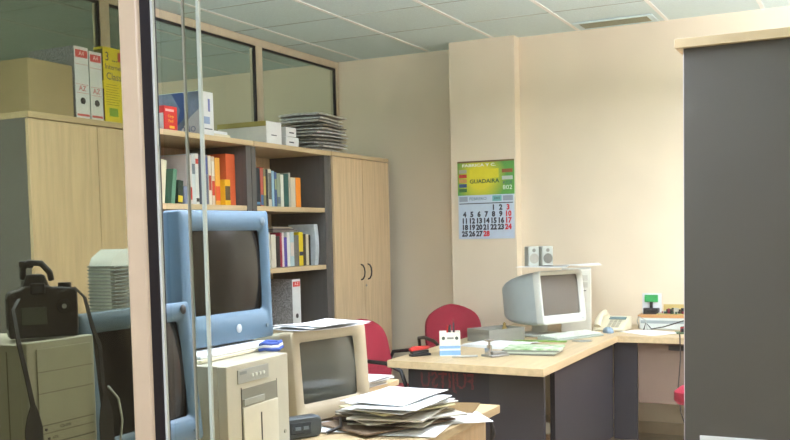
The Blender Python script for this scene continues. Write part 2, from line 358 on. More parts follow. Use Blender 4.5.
# lever arch binders
def binder(y0, y1, h, x, z, label, letters=True, red=True, depth=.29):
    t = thing('lever_arch_binder', (x, (y0 + y1) / 2, z + .001), 0, label, 'binder'); wd = y1 - y0 - .003
    MB().use(MARBLE).box(-depth, -.003, -wd / 2, -wd / 2 + .003, 0, h).box(-depth, -.003, wd / 2 - .003, wd / 2, 0, h).build('cover', MARBLE, t)
    bx('spine', c(226, 230, 228), -.003, 0, -wd / 2, wd / 2, 0, h, t, .0008)
    bx('paper_block', WHITE, -depth + .02, -.02, -wd / 2 + .006, wd / 2 - .006, .01, h - .03, t)
    R_ = c(206, 70, 66)
    if red:
        bx('spine_label', R_, 0, .0008, -wd / 2 + .006, wd / 2 - .006, h * .85, h * .955, t)
        text('lettering', 'A-Z' if not letters else 'A4', .028, c(244, 226, 220), t, face_x(.0012, 0, h * .905))
    if letters:
        text('lettering', 'AZ', .035, R_, t, face_x(.0006, 0, h * .42))
        for u0, u1 in ((h * .475, h * .48), (h * .355, h * .36), (h * .755, h * .76), (.012, .022)): bx('rule_line', R_, 0, .0007, -wd / 2 + .006, wd / 2 - .006, u0, u1, t)
    MB().lathe([(.008, 0), (.0155, 0), (.0155, .002), (.008, .002)], (0, 0, h * .25), 'x').cyl((0, 0, h * .25), (.001, 0, h * .25), .012).build('finger_hole', BLACK, t)
binder(3.420, 3.512, .335, FX - .005, TOP, 'white lever arch binder beside the cardboard box, wider spine', True)
binder(3.515, 3.600, .325, FX - .005, TOP, 'white lever arch binder beside the yellow software box', True)
binder(5.315, 5.415, .32, -3.405, .795, 'white lever arch binder alone on the bottom visible shelf', False)

# on top of the cupboards
o = MB().box(-.39, 0, 0, .265, 0, .236).build('cardboard_box', CARD, None, bevel=.002)
tag(place(o, FX + .0, 3.135, TOP + .001), 'large brown cardboard box on the left cupboard', 'box')
t = thing('software_box', (FX - .005, 3.61, TOP + .001), 0, 'yellow software box with blue lettering on the left cupboard', 'box')
bx('carton', mat('yellow_card', (222, 200, 40), .5), -.06, 0, 0, .19, 0, .362, t, .001)
bx('side_print', c(90, 44, 36), -.058, -.002, -.0008, 0, .01, .16, t); bx('side_print', c(96, 92, 40), -.058, -.002, -.0008, 0, .2, .35, t)
nb = c(40, 60, 110)
text('lettering', '3 ...', .06, nb, t, face_x(.0006, .012, .315), align='LEFT')
text('lettering', 'Internet', .036, nb, t, face_x(.0006, .010, .268), align='LEFT')
text('lettering', 'Class', .05, nb, t, face_x(.0006, .016, .222), align='LEFT')
bx('emblem', c(170, 40, 60), 0, .0006, .10, .13, .30, .345, t); bx('emblem', c(120, 160, 60), 0, .0006, .03, .09, .03, .07, t)
b = MB()
for k in range(9): b.box(0, .0006, .012, .09 + .03 * rnd.random(), .085 + k * .012, .088 + k * .012)
b.build('small_print', c(150, 140, 40), t)
t = thing('red_box', (FX - .01, 4.052, TOP + .001), 0, 'bright red box with yellow lettering beside the glass edge', 'box')
bx('carton', mat('red_card', (196, 28, 26), .4), -.17, 0, 0, .105, 0, .128, t, .001)
bx('white_stripe', c(206, 200, 196), -.034, -.006, -.0008, 0, .006, .09, t)
Y_ = c(236, 190, 50)
text('lettering', 'Carga', .02, Y_, t, face_x(.0006, .052, .075)); text('lettering', 'Facil', .022, Y_, t, face_x(.0006, .052, .050)); bx('stripe', c(230, 200, 190), 0, .0006, .01, .078, .1, .112, t); bx('stripe', Y_, 0, .0006, .04, .08, .012, .025, t)
text('lettering', 'Red', .024, Y_, t, face_y(-.10, -.0006, .065)); bx('stripe', Y_, -.15, -.06, -.0008, 0, .012, .025, t)
t = thing('software_carton', (FX + .01, 4.335, TOP + .001), 0, 'blue and white carton with green top on the bookcase', 'box')
bx('carton', c(228, 230, 228), -.44, 0, 0, .115, 0, .238, t, .001)
bx('green_lid', c(40, 140, 80), -.30, -.002, .004, .113, .238, .2395, t)
bx('side_print', mat('blue_grey_print', (120, 132, 156), .4, noise=.35, scale=6), -.438, -.002, -.0009, 0, .002, .236, t)
MB().prism([(-.20, .236), (-.12, .236), (-.09, .16), (-.12, .09), (-.17, .05), (-.14, .14)], 'y', -.0016, -.0009).build('swoosh', c(44, 70, 120), t)
MB().prism([(-.16, .002), (-.01, .002), (-.01, .14), (-.07, .10)], 'y', -.0015, -.0009).build('pale_wedge', c(176, 172, 170), t)
text('lettering', 'ONO', .045, c(70, 84, 120), t, face_y(-.09, -.0016, .03))
bx('emblem', c(110, 120, 170), 0, .0006, .066, .084, .13, .20, t); bx('stripe', c(150, 170, 200), 0, .0006, .02, .08, .06, .1, t); bx('stripe', c(90, 100, 110), 0, .0006, .03, .1, .03, .036, t)
for k in range(2):
    o = bx('document_stack', WHITE if k else OFFW, -.24, 0, 0, .155 - .02 * k, 0, .017, None, .002)
    tag(place(o, FX - .01 - .01 * k, 4.475 + .012 * k, TOP + .001 + .018 * k, .03 * k), ('lower' if k == 0 else 'upper') + ' flat white document wallet between carton and lidded box', 'documents', 'flat document wallets')
t = thing('storage_box', (FX + .0, 4.985, TOP + .001), 0, 'long white storage box with olive lid on the bookcase', 'box')
bx('carton', c(216, 212, 200), -.36, 0, 0, .165, 0, .105, t, .001)
bx('lid', c(150, 136, 70), -.365, -.0, -.003, .168, .105, .136, t, .001)
bx('end_flap', c(236, 238, 236), 0, .003, 0, .165, .0, .135, t); bx('spine_label', c(70, 80, 90), .003, .0036, .05, .11, .05, .056, t)
for k in range(2):
    t = thing('small_white_box', (FX + .005 - .004 * k, 5.20 + .008 * k, TOP + .001 + .061 * k), 0, ('lower' if k == 0 else 'upper') + ' small white box beside the long storage box', 'box', 'two small white boxes')
    bx('carton', c(232, 234, 232), -.15, 0, 0, .15 - .03 * k, 0, .058, t, .002); bx('spine_label', c(60, 66, 76), 0, .0008, .035, .09, .02, .028, t)
# heap of plastic-wrapped magazines
PL = mat('plastic_wrap', (196, 194, 188), .35, noise=.25, scale=30, spec=.7); PL2 = mat('plastic_wrap_pale', (226, 226, 220), .3, noise=.2, scale=25, spec=.7); PL3 = mat('plastic_wrap_dark', (158, 152, 138), .35, noise=.3, scale=25)
nm = 11
for k in range(nm):
    n = 10; top = []; bot = []; b = MB(); L = .30 + .03 * rnd.random(); W = .34 + .07 * rnd.random(); ph = 1.0 + .25 * k
    grid = [[Vector((-L / 2 + L * i / n, -W / 2 + W * j / n, .0016 * math.sin(ph + i * .9 + j * .7) - (.001 if i in (0, n) or j in (0, n) else 0))) for j in range(n + 1)] for i in range(n + 1)]
    lo = [[b.bm.verts.new(p_) for p_ in r_] for r_ in grid]; hi = [[b.bm.verts.new(p_ + Vector((0, 0, .019 if 0 < j < n and 0 < i < n else .008))) for j, p_ in enumerate(r_)] for i, r_ in enumerate(grid)]
    for i in range(n):
        for j in range(n):
            b.face([lo[i][j], lo[i][j + 1], lo[i + 1][j + 1], lo[i + 1][j]]); b.face([hi[i][j], hi[i + 1][j], hi[i + 1][j + 1], hi[i][j + 1]])
    for i in range(n):
        for A in ((0, i, 0, i + 1), (n, i, n, i + 1), (i, 0, i + 1, 0), (i, n, i + 1, n)): b.face([lo[A[0]][A[1]], lo[A[2]][A[3]], hi[A[2]][A[3]], hi[A[0]][A[1]]])
    o = b.build('wrapped_magazine', (PL, PL2, PL, PL3)[k % 4], None, smooth=True)
    place(o, FX - .150 + .02 * rnd.uniform(-1, 1), 5.79 + .03 * rnd.uniform(-1, 1), TOP + .006 + .0236 * k, rnd.uniform(-.2, .2))
    pos = 'bottom' if k == 0 else 'top' if k == nm - 1 else None
    tag(o, (pos + ' plastic-wrapped magazine of the heap on the bookcase') if pos else 'plastic-wrapped magazine on the bookcase, %s from the bottom of the heap' % ORD[k], 'magazine', 'heap of wrapped magazines')

# ------------------------------------------------------------------ desks
def board(name, pts, z0, z1, m, parent): return MB().prism(pts, 'z', z0, z1).build(name, m, parent, bevel=.002)
t = thing('corner_desk', (0, 0, 0), 0, 'pale wood L-shaped desk with charcoal panels in the back corner', 'desk')
board('desk_top', [(-2.265, 4.42), (-1.40, 4.345), (-1.415, 5.85), (-.10, 5.85), (-.10, 6.605), (-2.30, 6.605)], .707, .745, WOODH, t)
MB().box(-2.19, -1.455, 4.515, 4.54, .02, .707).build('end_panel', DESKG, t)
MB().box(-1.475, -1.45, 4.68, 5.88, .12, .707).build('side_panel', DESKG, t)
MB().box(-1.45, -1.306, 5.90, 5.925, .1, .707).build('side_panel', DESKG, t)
MB().box(-1.305, -.12, 5.93, 5.95, .33, .707).build('modesty_panel', mat('pinkish_panel', (128, 106, 90), .6), t)
MB().box(-2.24, -2.2, 6.0, 6.5, .0, .707).box(-.16, -.12, 5.96, 6.55, 0, .707).build('leg', DGREY, t)
bx('cable_outlet', BLACK, -1.12, -1.03, 5.91, 5.93, .66, .69, t)
t = thing('work_desk', (0, 0, 0), 0, 'pale wood desk in front carrying the row of computers', 'desk')
board('desk_top', [(-2.92, 1.22), (-1.262, 1.22), (-1.262, 3.385), (-2.92, 3.385)], .715, .745, WOODH, t)
MB().box(-1.62, -1.30, 2.95, 3.33, .02, .713).build('pedestal', WOODV, t)
MB().box(-2.84, -1.32, 1.26, 1.28, .0, .713).box(-2.88, -2.86, 1.3, 3.33, 0, .713).build('panel', DGREY, t)
t = thing('side_cabinet', (0, 0, 0), 0, 'low pale wood cabinet behind the beige monitor, papers on it', 'cabinet')
bx('top_board', WOODH, -2.45, -1.925, 3.42, 3.87, .715, .742, t, .002); bx('carcass', WOODV, -2.43, -1.94, 3.44, 3.85, .0, .715, t)
for k in range(3): d = bx('drawer', WOODV, -1.94, -1.926, 3.45, 3.84, .03 + .228 * k, .25 + .228 * k, t, .002)

# tall charcoal cabinet at right
t = thing('tall_cabinet', (0, 0, 0), 0, 'tall charcoal cabinet with cream top board at the right', 'cabinet')
bx('top_board', mat('cream_board', (200, 176, 136), .45), -.560, -.05, 3.07, 3.95, 1.942, 1.970, t, .001)
CS = mat('charcoal_side', (82, 78, 72), .45, noise=.02, scale=3)
bx('side_panel', CS, -.536, -.07, 3.09, 3.11, 0, 1.942, t, .001); bx('carcass', CS, -.514, -.07, 3.111, 3.93, 0, 1.942, t, .001)
bx('edge_band', c(220, 210, 214), -.538, -.536, 3.09, 3.11, 0, 1.942, t)
for a, bb in ((3.113, 3.505), (3.508, 3.925)): bx('door', WOODV, -.534, -.516, a, bb, .06, 1.935, t, .001)
o = bx('taped_note', WHITE, -.49, -.29, 3.086, 3.089, .45, .745); tag(o, 'white sheet fixed low on the tall charcoal cabinet side', 'paper')

# ------------------------------------------------------------------ CRT monitors (local: +x front, +y to the viewer's right)
def crt(name, loc, rz, tilt, sw, sh, L, Rr, Tp, Bt, depth, body, side, label, zc, screen=SCREEN, base=True, rear=.6, buttons=1, prot=.02, rnd_=.015, base_h=None, round_back=False):
    t = thing(name, loc, rz, label, 'monitor')
    T = Matrix.Translation((0, 0, zc)) @ Matrix.Rotation(-tilt, 4, 'Y')
    y0, y1, z0, z1 = -sw / 2 - L, sw / 2 + Rr, -sh / 2 - Bt, sh / 2 + Tp
    b = MB()
    b.loft([rrect(y0, y1, z0, z1, rnd_, -.055), rrect(y0, y1, z0, z1, rnd_, -.004), rrect(y0 + .004, y1 - .004, z0 + .004, z1 - .004, rnd_, 0),
            rrect(-sw / 2 - .012, sw / 2 + .012, -sh / 2 - .012, sh / 2 + .012, .014, -.001), rrect(-sw / 2, sw / 2, -sh / 2, sh / 2, .012, -.016)], cap=False)
    b.build('bezel', body, t, T, smooth=True)
    b = MB(); n = 10; vs = []
    for i in range(n + 1):
        r_ = []
        for j in range(n + 1):
            a, d = -1 + 2 * i / n, -1 + 2 * j / n
            r_.append(b.bm.verts.new((-.017 + prot * (1 - .5 * a * a - .5 * d * d) - prot * .45, a * (sw / 2 + .003), d * (sh / 2 + .003))))
        vs.append(r_)
    for i in range(n):
        for j in range(n): b.face([vs[i][j], vs[i + 1][j], vs[i + 1][j + 1], vs[i][j + 1]])
    b.loft([[Vector((-.03, q.y, q.z)) for q in rrect(-sw / 2, sw / 2, -sh / 2, sh / 2, .01, 0)], rrect(-sw / 2 - .002, sw / 2 + .002, -sh / 2 - .002, sh / 2 + .002, .01, -.026)])
    b.build('screen', screen, t, T, smooth=True)
    b = MB(); loops = []
    W2, H2 = (y1 - y0), (z1 - z0); ym, zm = (y0 + y1) / 2, (z0 + z1) / 2
    steps = ((0, .985, .985), (.35, .98, .975), (.45, .94, .93), (.75, (1 + rear) / 2 - .03, .78), (.97, rear, .62), (1, rear * .93, .57)) if not round_back else ((0, .985, .985), (.2, .97, .97), (.4, .94, .93), (.6, .88, .86), (.78, .79, .76), (.9, .68, .66), (.97, .55, .56), (1, .42, .44))
    for q, sy, sz in steps:
        dz = -.0 if round_back else -(1 - sz) * H2 * .12
        loops.append(rrect(ym - W2 * sy / 2, ym + W2 * sy / 2, zm - H2 * sz / 2 + dz, zm + H2 * sz / 2 + dz, rnd_ + .01 * q, -.055 - q * (depth - .055)))
    b.loft(loops).build('casing', side, t, T, smooth=True)
    if base:
        zb = -zc + .0 if base_h is None else base_h
        MB().lathe([(.13, 0), (.135, .006), (.12, .014), (.05, .022), (.05, max(.03, zc + z0 + .02))], (-depth * .45, 0, 0)).build('base', body, t, smooth=True)
    for k in range(buttons):
        MB().cyl((-.001, y1 - .035 - .022 * k, z0 + Bt * .42), (.003, y1 - .035 - .022 * k, z0 + Bt * .42), .0065, n=14).build('button', side, t, T, smooth=True)
    return t, T
# upper blue monitor, standing on boards over the beige laser printer
t1, T1 = crt('blue_monitor', (-1.80, 2.466, 1.066), math.radians(-1.8), math.radians(1.2), .340, .256, .068, .036, .062, .094, .31, BLUE, BLUED, 'large blue monitor standing above the beige printer', .222, base=False, rear=.5, rnd_=.009)
MB().lathe([(.011, .0), (.014, .002), (.011, .004)], (0, .17, .157), 'x').cyl((0, .17, .157), (.003, .17, .157), .008, n=12).build('emblem', BLUED, t1, T1, smooth=True)
MB().lathe([(.011, .0), (.014, .002), (.011, .004)], (0, .02, -.18), 'x').build('power_ring', c(190, 196, 196), t1, T1, smooth=True)
MB().box(-.26, -.06, -.10, .16, .0, .012).build('foot', BLUED, t1)
# lower blue monitor, tilted back, on the desk
t2, T2 = crt('blue_monitor', (-1.650, 1.890, .746), math.radians(2), math.radians(5.5), .335, .256, .05, .036, .050, .07, .38, BLUE, BLUED, 'lower blue monitor directly behind the cream post', .300, base=True, rear=.6, buttons=1, rnd_=.009)
MB().lathe([(.010, .0), (.013, .002), (.010, .004)], (0, .172, .158), 'x').cyl((0, .172, .158), (.003, .172, .158), .008, n=12).build('emblem', BLACK, t2, T2, smooth=True)
# beige monitor
t3, T3 = crt('beige_monitor', (-1.706, 2.907, .746), math.radians(-12.3), math.radians(4), .280, .212, .050, .054, .040, .062, .36, BEIGE2, BEIGE, 'beige monitor with papers on top beside the printer', .181, screen=SCREENL, base=False, rear=.7)
MB().box(-.26, -.06, -.12, .12, .0, .02).build('foot', BEIGE, t3)
# white monitor on the corner desk
t4, T4 = crt('white_monitor', (-1.714, 5.706, .746), math.radians(-25.9), math.radians(6.5), .325, .243, .022, .038, .028, .055, .43, mat('white_plastic', (208, 211, 202), .5), mat('pale_grey_plastic', (172, 183, 182), .5), 'white rounded monitor on the corner desk, speakers on top', .262, screen=mat('crt_glass_brown', (92, 88, 82), .2, spec=.6), rear=.66, round_back=True, buttons=1, rnd_=.025)
# white grooved monitor back visible between cupboard and post
t = thing('ribbed_monitor', (-2.60, 2.90, .975), 0, 'pale grey ribbed monitor casing beside the left edge of the post', 'monitor')
b = MB(); loops = []
for k in range(13):
    z = .0 + .385 * k / 12; s_ = math.sqrt(max(0.02, 1 - max(0, (k - 9.5) / 2.6) ** 2))
    loops.append([Vector((-.12, -.10 * s_, z)), Vector((.0, -.11 * s_, z)), Vector((.02, 0, z)), Vector((0, .11 * s_, z)), Vector((-.12, .10 * s_, z))])
b.loft(loops).build('casing', GREYP, t, smooth=True)
b = MB()
for k in range(23): b.box(-.115, .022 - .0, -.112, .112, .02 + k * .0135, .025 + k * .0135)
b.build('vent_ribs', mat('rib_grey', (120, 128, 124), .6), t)  # ribs in a darker grey than the casing
bx('stand', GREYP, -.10, -.02, -.06, .06, -.226, 0, t)

# beige laser printer under the upper monitor (local +x front)
t = thing('laser_printer', (-1.62, 2.335, .746), math.radians(2.5), 'beige laser printer under the large blue monitor', 'printer')
bx('casing', BEIGE, -.50, -.03, -.168, .168, 0, .290, t, .004)
bx('front_cover', BEIGE, -.03, 0, -.168, .168, 0, .289, t, .003)
bx('control_panel', c(150, 150, 138), 0, .003, -.115, .050, .232, .272, t, .001)
for k in range(4): MB().cyl((.003, -.04 + k * .02, .250), (.006, -.04 + k * .02, .250), .005, n=12).build('button', c(214, 214, 200), t)
bx('label_plate', c(120, 122, 118), .003, .0036, -.105, -.07, .258, .266, t)
bx('output_slot', c(122, 120, 104), 0, .0015, -.095, .095, .164, .215, t); bx('paper_guide', c(150, 150, 136), .0015, .006, -.09, .02, .166, .185, t, .001)
bx('tray_front', c(202, 196, 172), 0, .006, -.095, .095, .02, .162, t, .002); bx('tray_slot', DARK, .006, .0068, -.005, .001, .052, .135, t)
MB().box(0, .0012, -.098, -.096, .018, .22).box(0, .0012, .096, .098, .018, .22).box(0, .0012, -.098, .098, .014, .018).build('seam', DARK, t)
for s in (-1, 1): MB().cyl((0, s * .138, .05), (.003, s * .138, .05), .006, n=12).build('screw_cap', c(150, 146, 124), t)
for k in range(2):
    o = bx('thick_catalogue', (OFFW, WHITE)[k], -.40, 0, -.20 + .006 * k, .225, 0, .0098, None, .002)
    tag(place(o, -1.722 - .006 * k, 2.385, 1.0375 + .0108 * k, math.radians(3)), ('lower' if k == 0 else 'upper') + ' white catalogue lying between printer and blue monitor', 'catalogue', 'catalogues under the blue monitor')

# foreground desktop tower
t = thing('computer_tower', (-1.555, 1.512, .746), 0, 'beige computer tower at bottom left under the camera', 'computer')
TB = mat('tower_beige', (190, 188, 166), .5, noise=.02)
bx('casing', TB, -.45, -.02, -.093, .093, 0, .435, t, .003); bx('front_panel', TB, -.02, 0, -.096, .096, 0, .440, t, .004)
MB().box(0, .003, -.070, .084, .0, .424).build('door', mat('tower_door', (180, 178, 154), .5), t, bevel=.001)
MB().box(.003, .0036, -.070, .084, .33, .3315).box(.003, .0036, -.070, .084, .375, .3762).box(.003, .0038, -.070, .084, .262, .264).box(.003, .0038, -.070, .084, .245, .2464).box(.003, .0038, -.070, .084, .222, .225).build('seam', c(112, 110, 92), t)
for y in (-.055, -.048): MB().cyl((.003, y, .254 if y < -.05 else .234), (.0055, y, .254 if y < -.05 else .234), .003, n=10).build('button', BLACK, t)
text('lettering', 'CD-RW', .009, c(90, 90, 80), t, face_x(.004, .0, .254)); text('lettering', 'ATX', .008, c(90, 90, 80), t, face_x(.004, -.03, .234))
MB().box(-.38, -.37, -.0936, -.093, .02, .42).box(-.06, -.057, -.0936, -.093, .02, .42).build('side_seam', c(120, 118, 100), t)

# ------------------------------------------------------------------ SLR camera with strap on the tower
rz = math.radians(-36)
t = thing('slr_camera', (-1.605, 1.516, 1.1865), rz, 'black camera with raised flash and neck strap on the tower', 'camera')
BK = mat('camera_black', (34, 34, 36), .4, noise=.05, scale=40); BK2 = mat('camera_rubber', (20, 20, 21), .7)
b = MB()   # body, back faces +x
b.prism([(-.070, .0), (.070, .0), (.072, .02), (.072, .098), (.064, .106), (.02, .108), (.012, .112), (-.036, .112), (-.045, .105), (-.066, .1), (-.072, .09), (-.072, .02)], 'x', -.055, 0)
b.build('body', BK, t, bevel=.005, seg=3)
MB().prism([(-.04, .108), (.016, .108), (.006, .136), (-.03, .136)], 'x', -.06, -.006).build('viewfinder_hump', BK, t, bevel=.004)
bx('eyepiece', BK2, .0, .012, -.026, .004, .094, .118, t, .003)
bx('eyepiece_glass', c(60, 64, 70, .1), .012, .0125, -.019, -.003, .099, .112, t)
bx('display_screen', mat('lcd_screen', (84, 92, 84), .2), 0, .0015, -.046, .006, .028, .066, t, .002)
b = MB(); b.tube([(-.03, -.036, .128), (-.02, -.036, .150), (-.012, -.026, .162), (-.012, .0, .160), (-.02, .018, .140), (-.03, .022, .124)], .007, 8).build('raised_flash', BK, t, smooth=True)
bx('flash_head', BK, -.034, -.012, -.044, -.014, .150, .166, t, .004)
bx('flash_tube', c(210, 214, 210, .2), -.036, -.034, -.04, -.016, .152, .163, t)
MB().cyl((0, .042, .066), (.004, .042, .066), .0155).build('control_dial', BK2, t, bevel=.001)
MB().cyl((.004, .042, .066), (.006, .042, .066), .005).build('control_button', c(190, 190, 186), t)
for k, (y, z) in enumerate(((-.058, .092), (-.058, .076), (-.058, .060), (-.058, .044), (.058, .048), (.03, .095))): MB().cyl((0, y, z), (.003, y, z), .0042, n=12).build('button', c(70, 70, 70), t)
MB().cyl((-.03, .05, .105), (-.03, .05, .116), .014).build('mode_dial', BK2, t, bevel=.001)
bx('grip', BK2, -.075, -.045, .042, .073, .004, .1, t, .008)
MB().lathe([(.034, -.055), (.036, -.07), (.036, -.1), (.033, -.105), (.033, -.14), (.028, -.141), (.026, -.13)], (0, -.006, .054), 'x', 24).build('lens', BK, t, smooth=True)
bx('card_door', BK2, -.045, -.01, -.0735, -.072, .02, .085, t, .001)
# strap: world points brought into the camera's frame
inv = (Matrix.Translation(t.location) @ Matrix.Rotation(rz, 4, 'Z')).inverted()
def strap(name, pts, ws, side=(0, 1, 0)):
    MB().ribbon(pts, ws, .0022, side, (1, 0, 0)).build(name, BK2, t, inv, smooth=True)
strap('strap', [(-1.60, 1.445, 1.275), (-1.575, 1.405, 1.255), (-1.547, 1.392, 1.186), (-1.545, 1.407, 1.113), (-1.545, 1.419, 1.055)], [.007, .008, .011, .011, .012])
strap('strap_pad', [(-1.545, 1.419, 1.057), (-1.545, 1.418, 1.035), (-1.545, 1.418, 1.01), (-1.545, 1.420, .84), (-1.545, 1.424, .76)], [.014, .032, .046, .048, .05])
strap('strap', [(-1.575, 1.535, 1.285), (-1.555, 1.555, 1.294), (-1.545, 1.575, 1.270), (-1.543, 1.594, 1.20), (-1.540, 1.609, 1.16), (-1.540, 1.614, 1.07), (-1.540, 1.620, 1.045)], [.006, .007, .008, .012, .011, .010, .012])
strap('strap_pad', [(-1.540, 1.619, 1.048), (-1.540, 1.620, 1.02), (-1.540, 1.620, .99), (-1.540, 1.622, .84), (-1.540, 1.625, .76)], [.014, .032, .042, .046, .046])
o = MB().tube([(-1.525, 1.615, 1.07), (-1.515, 1.635, 1.04), (-1.512, 1.642, .99), (-1.515, 1.635, .94), (-1.525, 1.65, .85), (-1.53, 1.65, .749)], .0026, 8).build('white_cable', c(214, 216, 210), None, smooth=True)
tag(o, 'thin white cable hanging in front of the lower blue monitor', 'cable')

# ------------------------------------------------------------------ chairs
def chair(label, arms=True):
    t = thing('office_chair', (0, 0, 0), 0, label, 'chair', None)   # faces +x
    b = MB(); loops = []
    for k in range(9):
        u = k / 8; z = .50 + .39 * u; half = .215 * (.80 + .28 * math.sin(PI * min(1, u * 1.1 + .1)) if u < .6 else max(.06, math.sqrt(max(0, 1 - ((u - .6) / .405) ** 2)) * 1.05))
        x0 = -.22 - .07 * u
        loops.append([Vector((x0 + .035 * (abs(s_) ** 2) - .0, half * s_, z)) for s_ in (-1, -.6, -.2, .2, .6, 1)] + [Vector((x0 - .045 + .03 * (abs(s_) ** 2), half * s_ * .97, z)) for s_ in (1, .6, .2, -.2, -.6, -1)])
    b.loft(loops).build('backrest', RED, t, smooth=True, sub=1)
    b = MB(); b.loft([[Vector((p_.y - .01, p_.z, .405)) for p_ in rrect(-.21, .24, -.225, .225, .07, 0)], [Vector((p_.y - .01, p_.z, .42)) for p_ in rrect(-.225, .255, -.24, .24, .08, 0)], [Vector((p_.y - .01, p_.z, .455)) for p_ in rrect(-.225, .255, -.24, .24, .08, 0)], [Vector((p_.y - .01, p_.z, .475)) for p_ in rrect(-.2, .23, -.21, .21, .07, 0)]])
    b.build('seat', RED, t, smooth=True)
    if arms:
        for s in (-1, 1):
            MB().tube([(-.23, s * .21, .43), (-.27, s * .25, .58), (-.24, s * .268, .66), (-.12, s * .272, .675), (.08, s * .272, .668), (.18, s * .268, .63), (.22, s * .262, .52), (.23, s * .26, .30), (.24, s * .26, .015)], .012, 10).build('armrest', BLACK, t, smooth=True)
            MB().tube([(-.2, s * .22, .40), (-.22, s * .25, .2), (-.27, s * .26, .015)], .012, 10).build('leg', BLACK, t, smooth=True)
        MB().tube([(.22, -.258, .39), (.22, .258, .39)], .01).tube([(-.2, -.22, .40), (-.2, .22, .40)], .01).tube([(-.21, -.05, .40), (-.25, -.05, .6)], .01).tube([(-.21, .05, .40), (-.25, .05, .6)], .01).build('seat_frame', BLACK, t, smooth=True)
    else:
        MB().cyl((0, 0, .1), (0, 0, .405), .028).build('column', BLACK, t, smooth=True)
        for k in range(5):
            a = 2 * PI * k / 5 + .3
            MB().tube([(0, 0, .11), (.27 * math.cos(a), .27 * math.sin(a), .065)], [.022, .014]).cyl((.27 * math.cos(a), .27 * math.sin(a) - .012, .026), (.27 * math.cos(a), .27 * math.sin(a) + .012, .026), .026).build('leg', BLACK, t, smooth=True)
        MB().tube([(-.18, 0, .40), (-.27, 0, .42), (-.29, 0, .6)], .014).build('back_bar', BLACK, t, smooth=True)
    return t
ch = chair('red chair with black armrests between beige monitor and corner desk')
place(ch, -2.52, 5.10, -.02, math.radians(-8)); ch.location.z = 0
c2 = copy_tree(ch); c2['label'] = 'red chair against the back wall behind the pencil cup'; place(c2, -2.70, 5.93, 0, math.radians(-45)); c2.location = (-2.54, 6.18, 0)
ch3 = chair('red swivel chair half hidden behind the tall charcoal cabinet', False); place(ch3, -.61, 5.02, .0, math.radians(150)); ch3.scale = (1, 1, 1.26)

# ------------------------------------------------------------------ wall calendar
t = thing('wall_calendar', (-2.513, 6.519, 1.35), 0, 'wall calendar with green picture and date sheet on the column', 'calendar')
gm = bpy.data.materials.new('calendar_green'); gm.use_nodes = True; nt = gm.node_tree; pb = nt.nodes['Principled BSDF']; pb.inputs['Roughness'].default_value = .5
tc = nt.nodes.new('ShaderNodeTexCoord'); gr = nt.nodes.new('ShaderNodeTexGradient'); gr.gradient_type = 'SPHERICAL'; mp = nt.nodes.new('ShaderNodeMapping')
mp.inputs['Location'].default_value = (.2, 0, -2.2); mp.inputs['Scale'].default_value = (5, 5, 5); nt.links.new(tc.outputs['Object'], mp.inputs[0]); nt.links.new(mp.outputs[0], gr.inputs[0])
rp = nt.nodes.new('ShaderNodeValToRGB'); rp.color_ramp.elements[0].color = lin((92, 158, 70)); rp.color_ramp.elements[1].color = lin((226, 214, 50)); rp.color_ramp.elements[1].position = .6
nt.links.new(gr.outputs[0], rp.inputs[0]); nt.links.new(rp.outputs[0], pb.inputs[0])
bx('picture_sheet', gm, -.216, .216, -.004, 0, .315, .558, t)
bx('hanging_strip', c(120, 96, 60), -.216, .216, -.006, -.001, .548, .560, t)
bx('date_sheet', c(206, 222, 238), -.213, .213, -.005, 0, 0, .315, t)
K = c(40, 44, 60); RD = c(206, 44, 56); WT = c(240, 244, 232)
text('lettering', 'FABRICA Y C.', .027, WT, t, face_y(-.05, -.0047, .528), sx=1.6, bold=.0008)
text('lettering', 'GUADAIRA', .040, c(40, 90, 50), t, face_y(-.01, -.0047, .412), sx=1.12, bold=.001)
text('lettering', '802', .044, WT, t, face_y(.165, -.0045, .362), sx=1.1); text('lettering', 'KCB', .03, c(60, 80, 110), t, face_y(.165, -.0045, .397), sx=1.2)
bx('yellow_panel', c(232, 220, 50), -.12, .10, -.0046, -.004, .435, .50, t)
for k, cc in enumerate(((176, 176, 160), (190, 60, 50), (206, 150, 90), (50, 80, 130), (60, 110, 60))): bx('product_picture', c(*cc), -.205, -.145, -.0052, -.004, .475 - k * .034, .500 - k * .034, t)
for k, cc in enumerate(((150, 90, 50), (200, 204, 200))): bx('product_picture', c(*cc), .125, .205, -.0052, -.004, .468 - k * .05, .494 - k * .05, t)
text('lettering', 'FEBRERO', .030, c(60, 100, 130), t, face_y(-.06, -.0055, .288), sx=1.1)
bx('year_plate', c(120, 190, 190), .05, .12, -.0056, -.005, .268, .308, t); text('lettering', '2002', .024, K, t, face_y(.085, -.006, .288))
bx('small_month', c(160, 170, 190), .13, .205, -.0056, -.005, .27, .306, t); bx('small_month', c(160, 170, 190), -.205, -.14, -.0056, -.005, .27, .306, t)
MB().box(-.205, .205, -.0056, -.005, .252, .258).build('rule_line', K, t)
for d in range(1, 29):
    q = d + 3; col_, row = q % 7, q // 7
    text('date_number', str(d), .052, RD if (col_ == 6 or d == 28) else K, t, face_y(-.165 + col_ * .0555, -.0055, .222 - row * .0465), extrude=.0005, sx=.92, bold=.0026)

# ------------------------------------------------------------------ things on the corner desk
DZ = .746
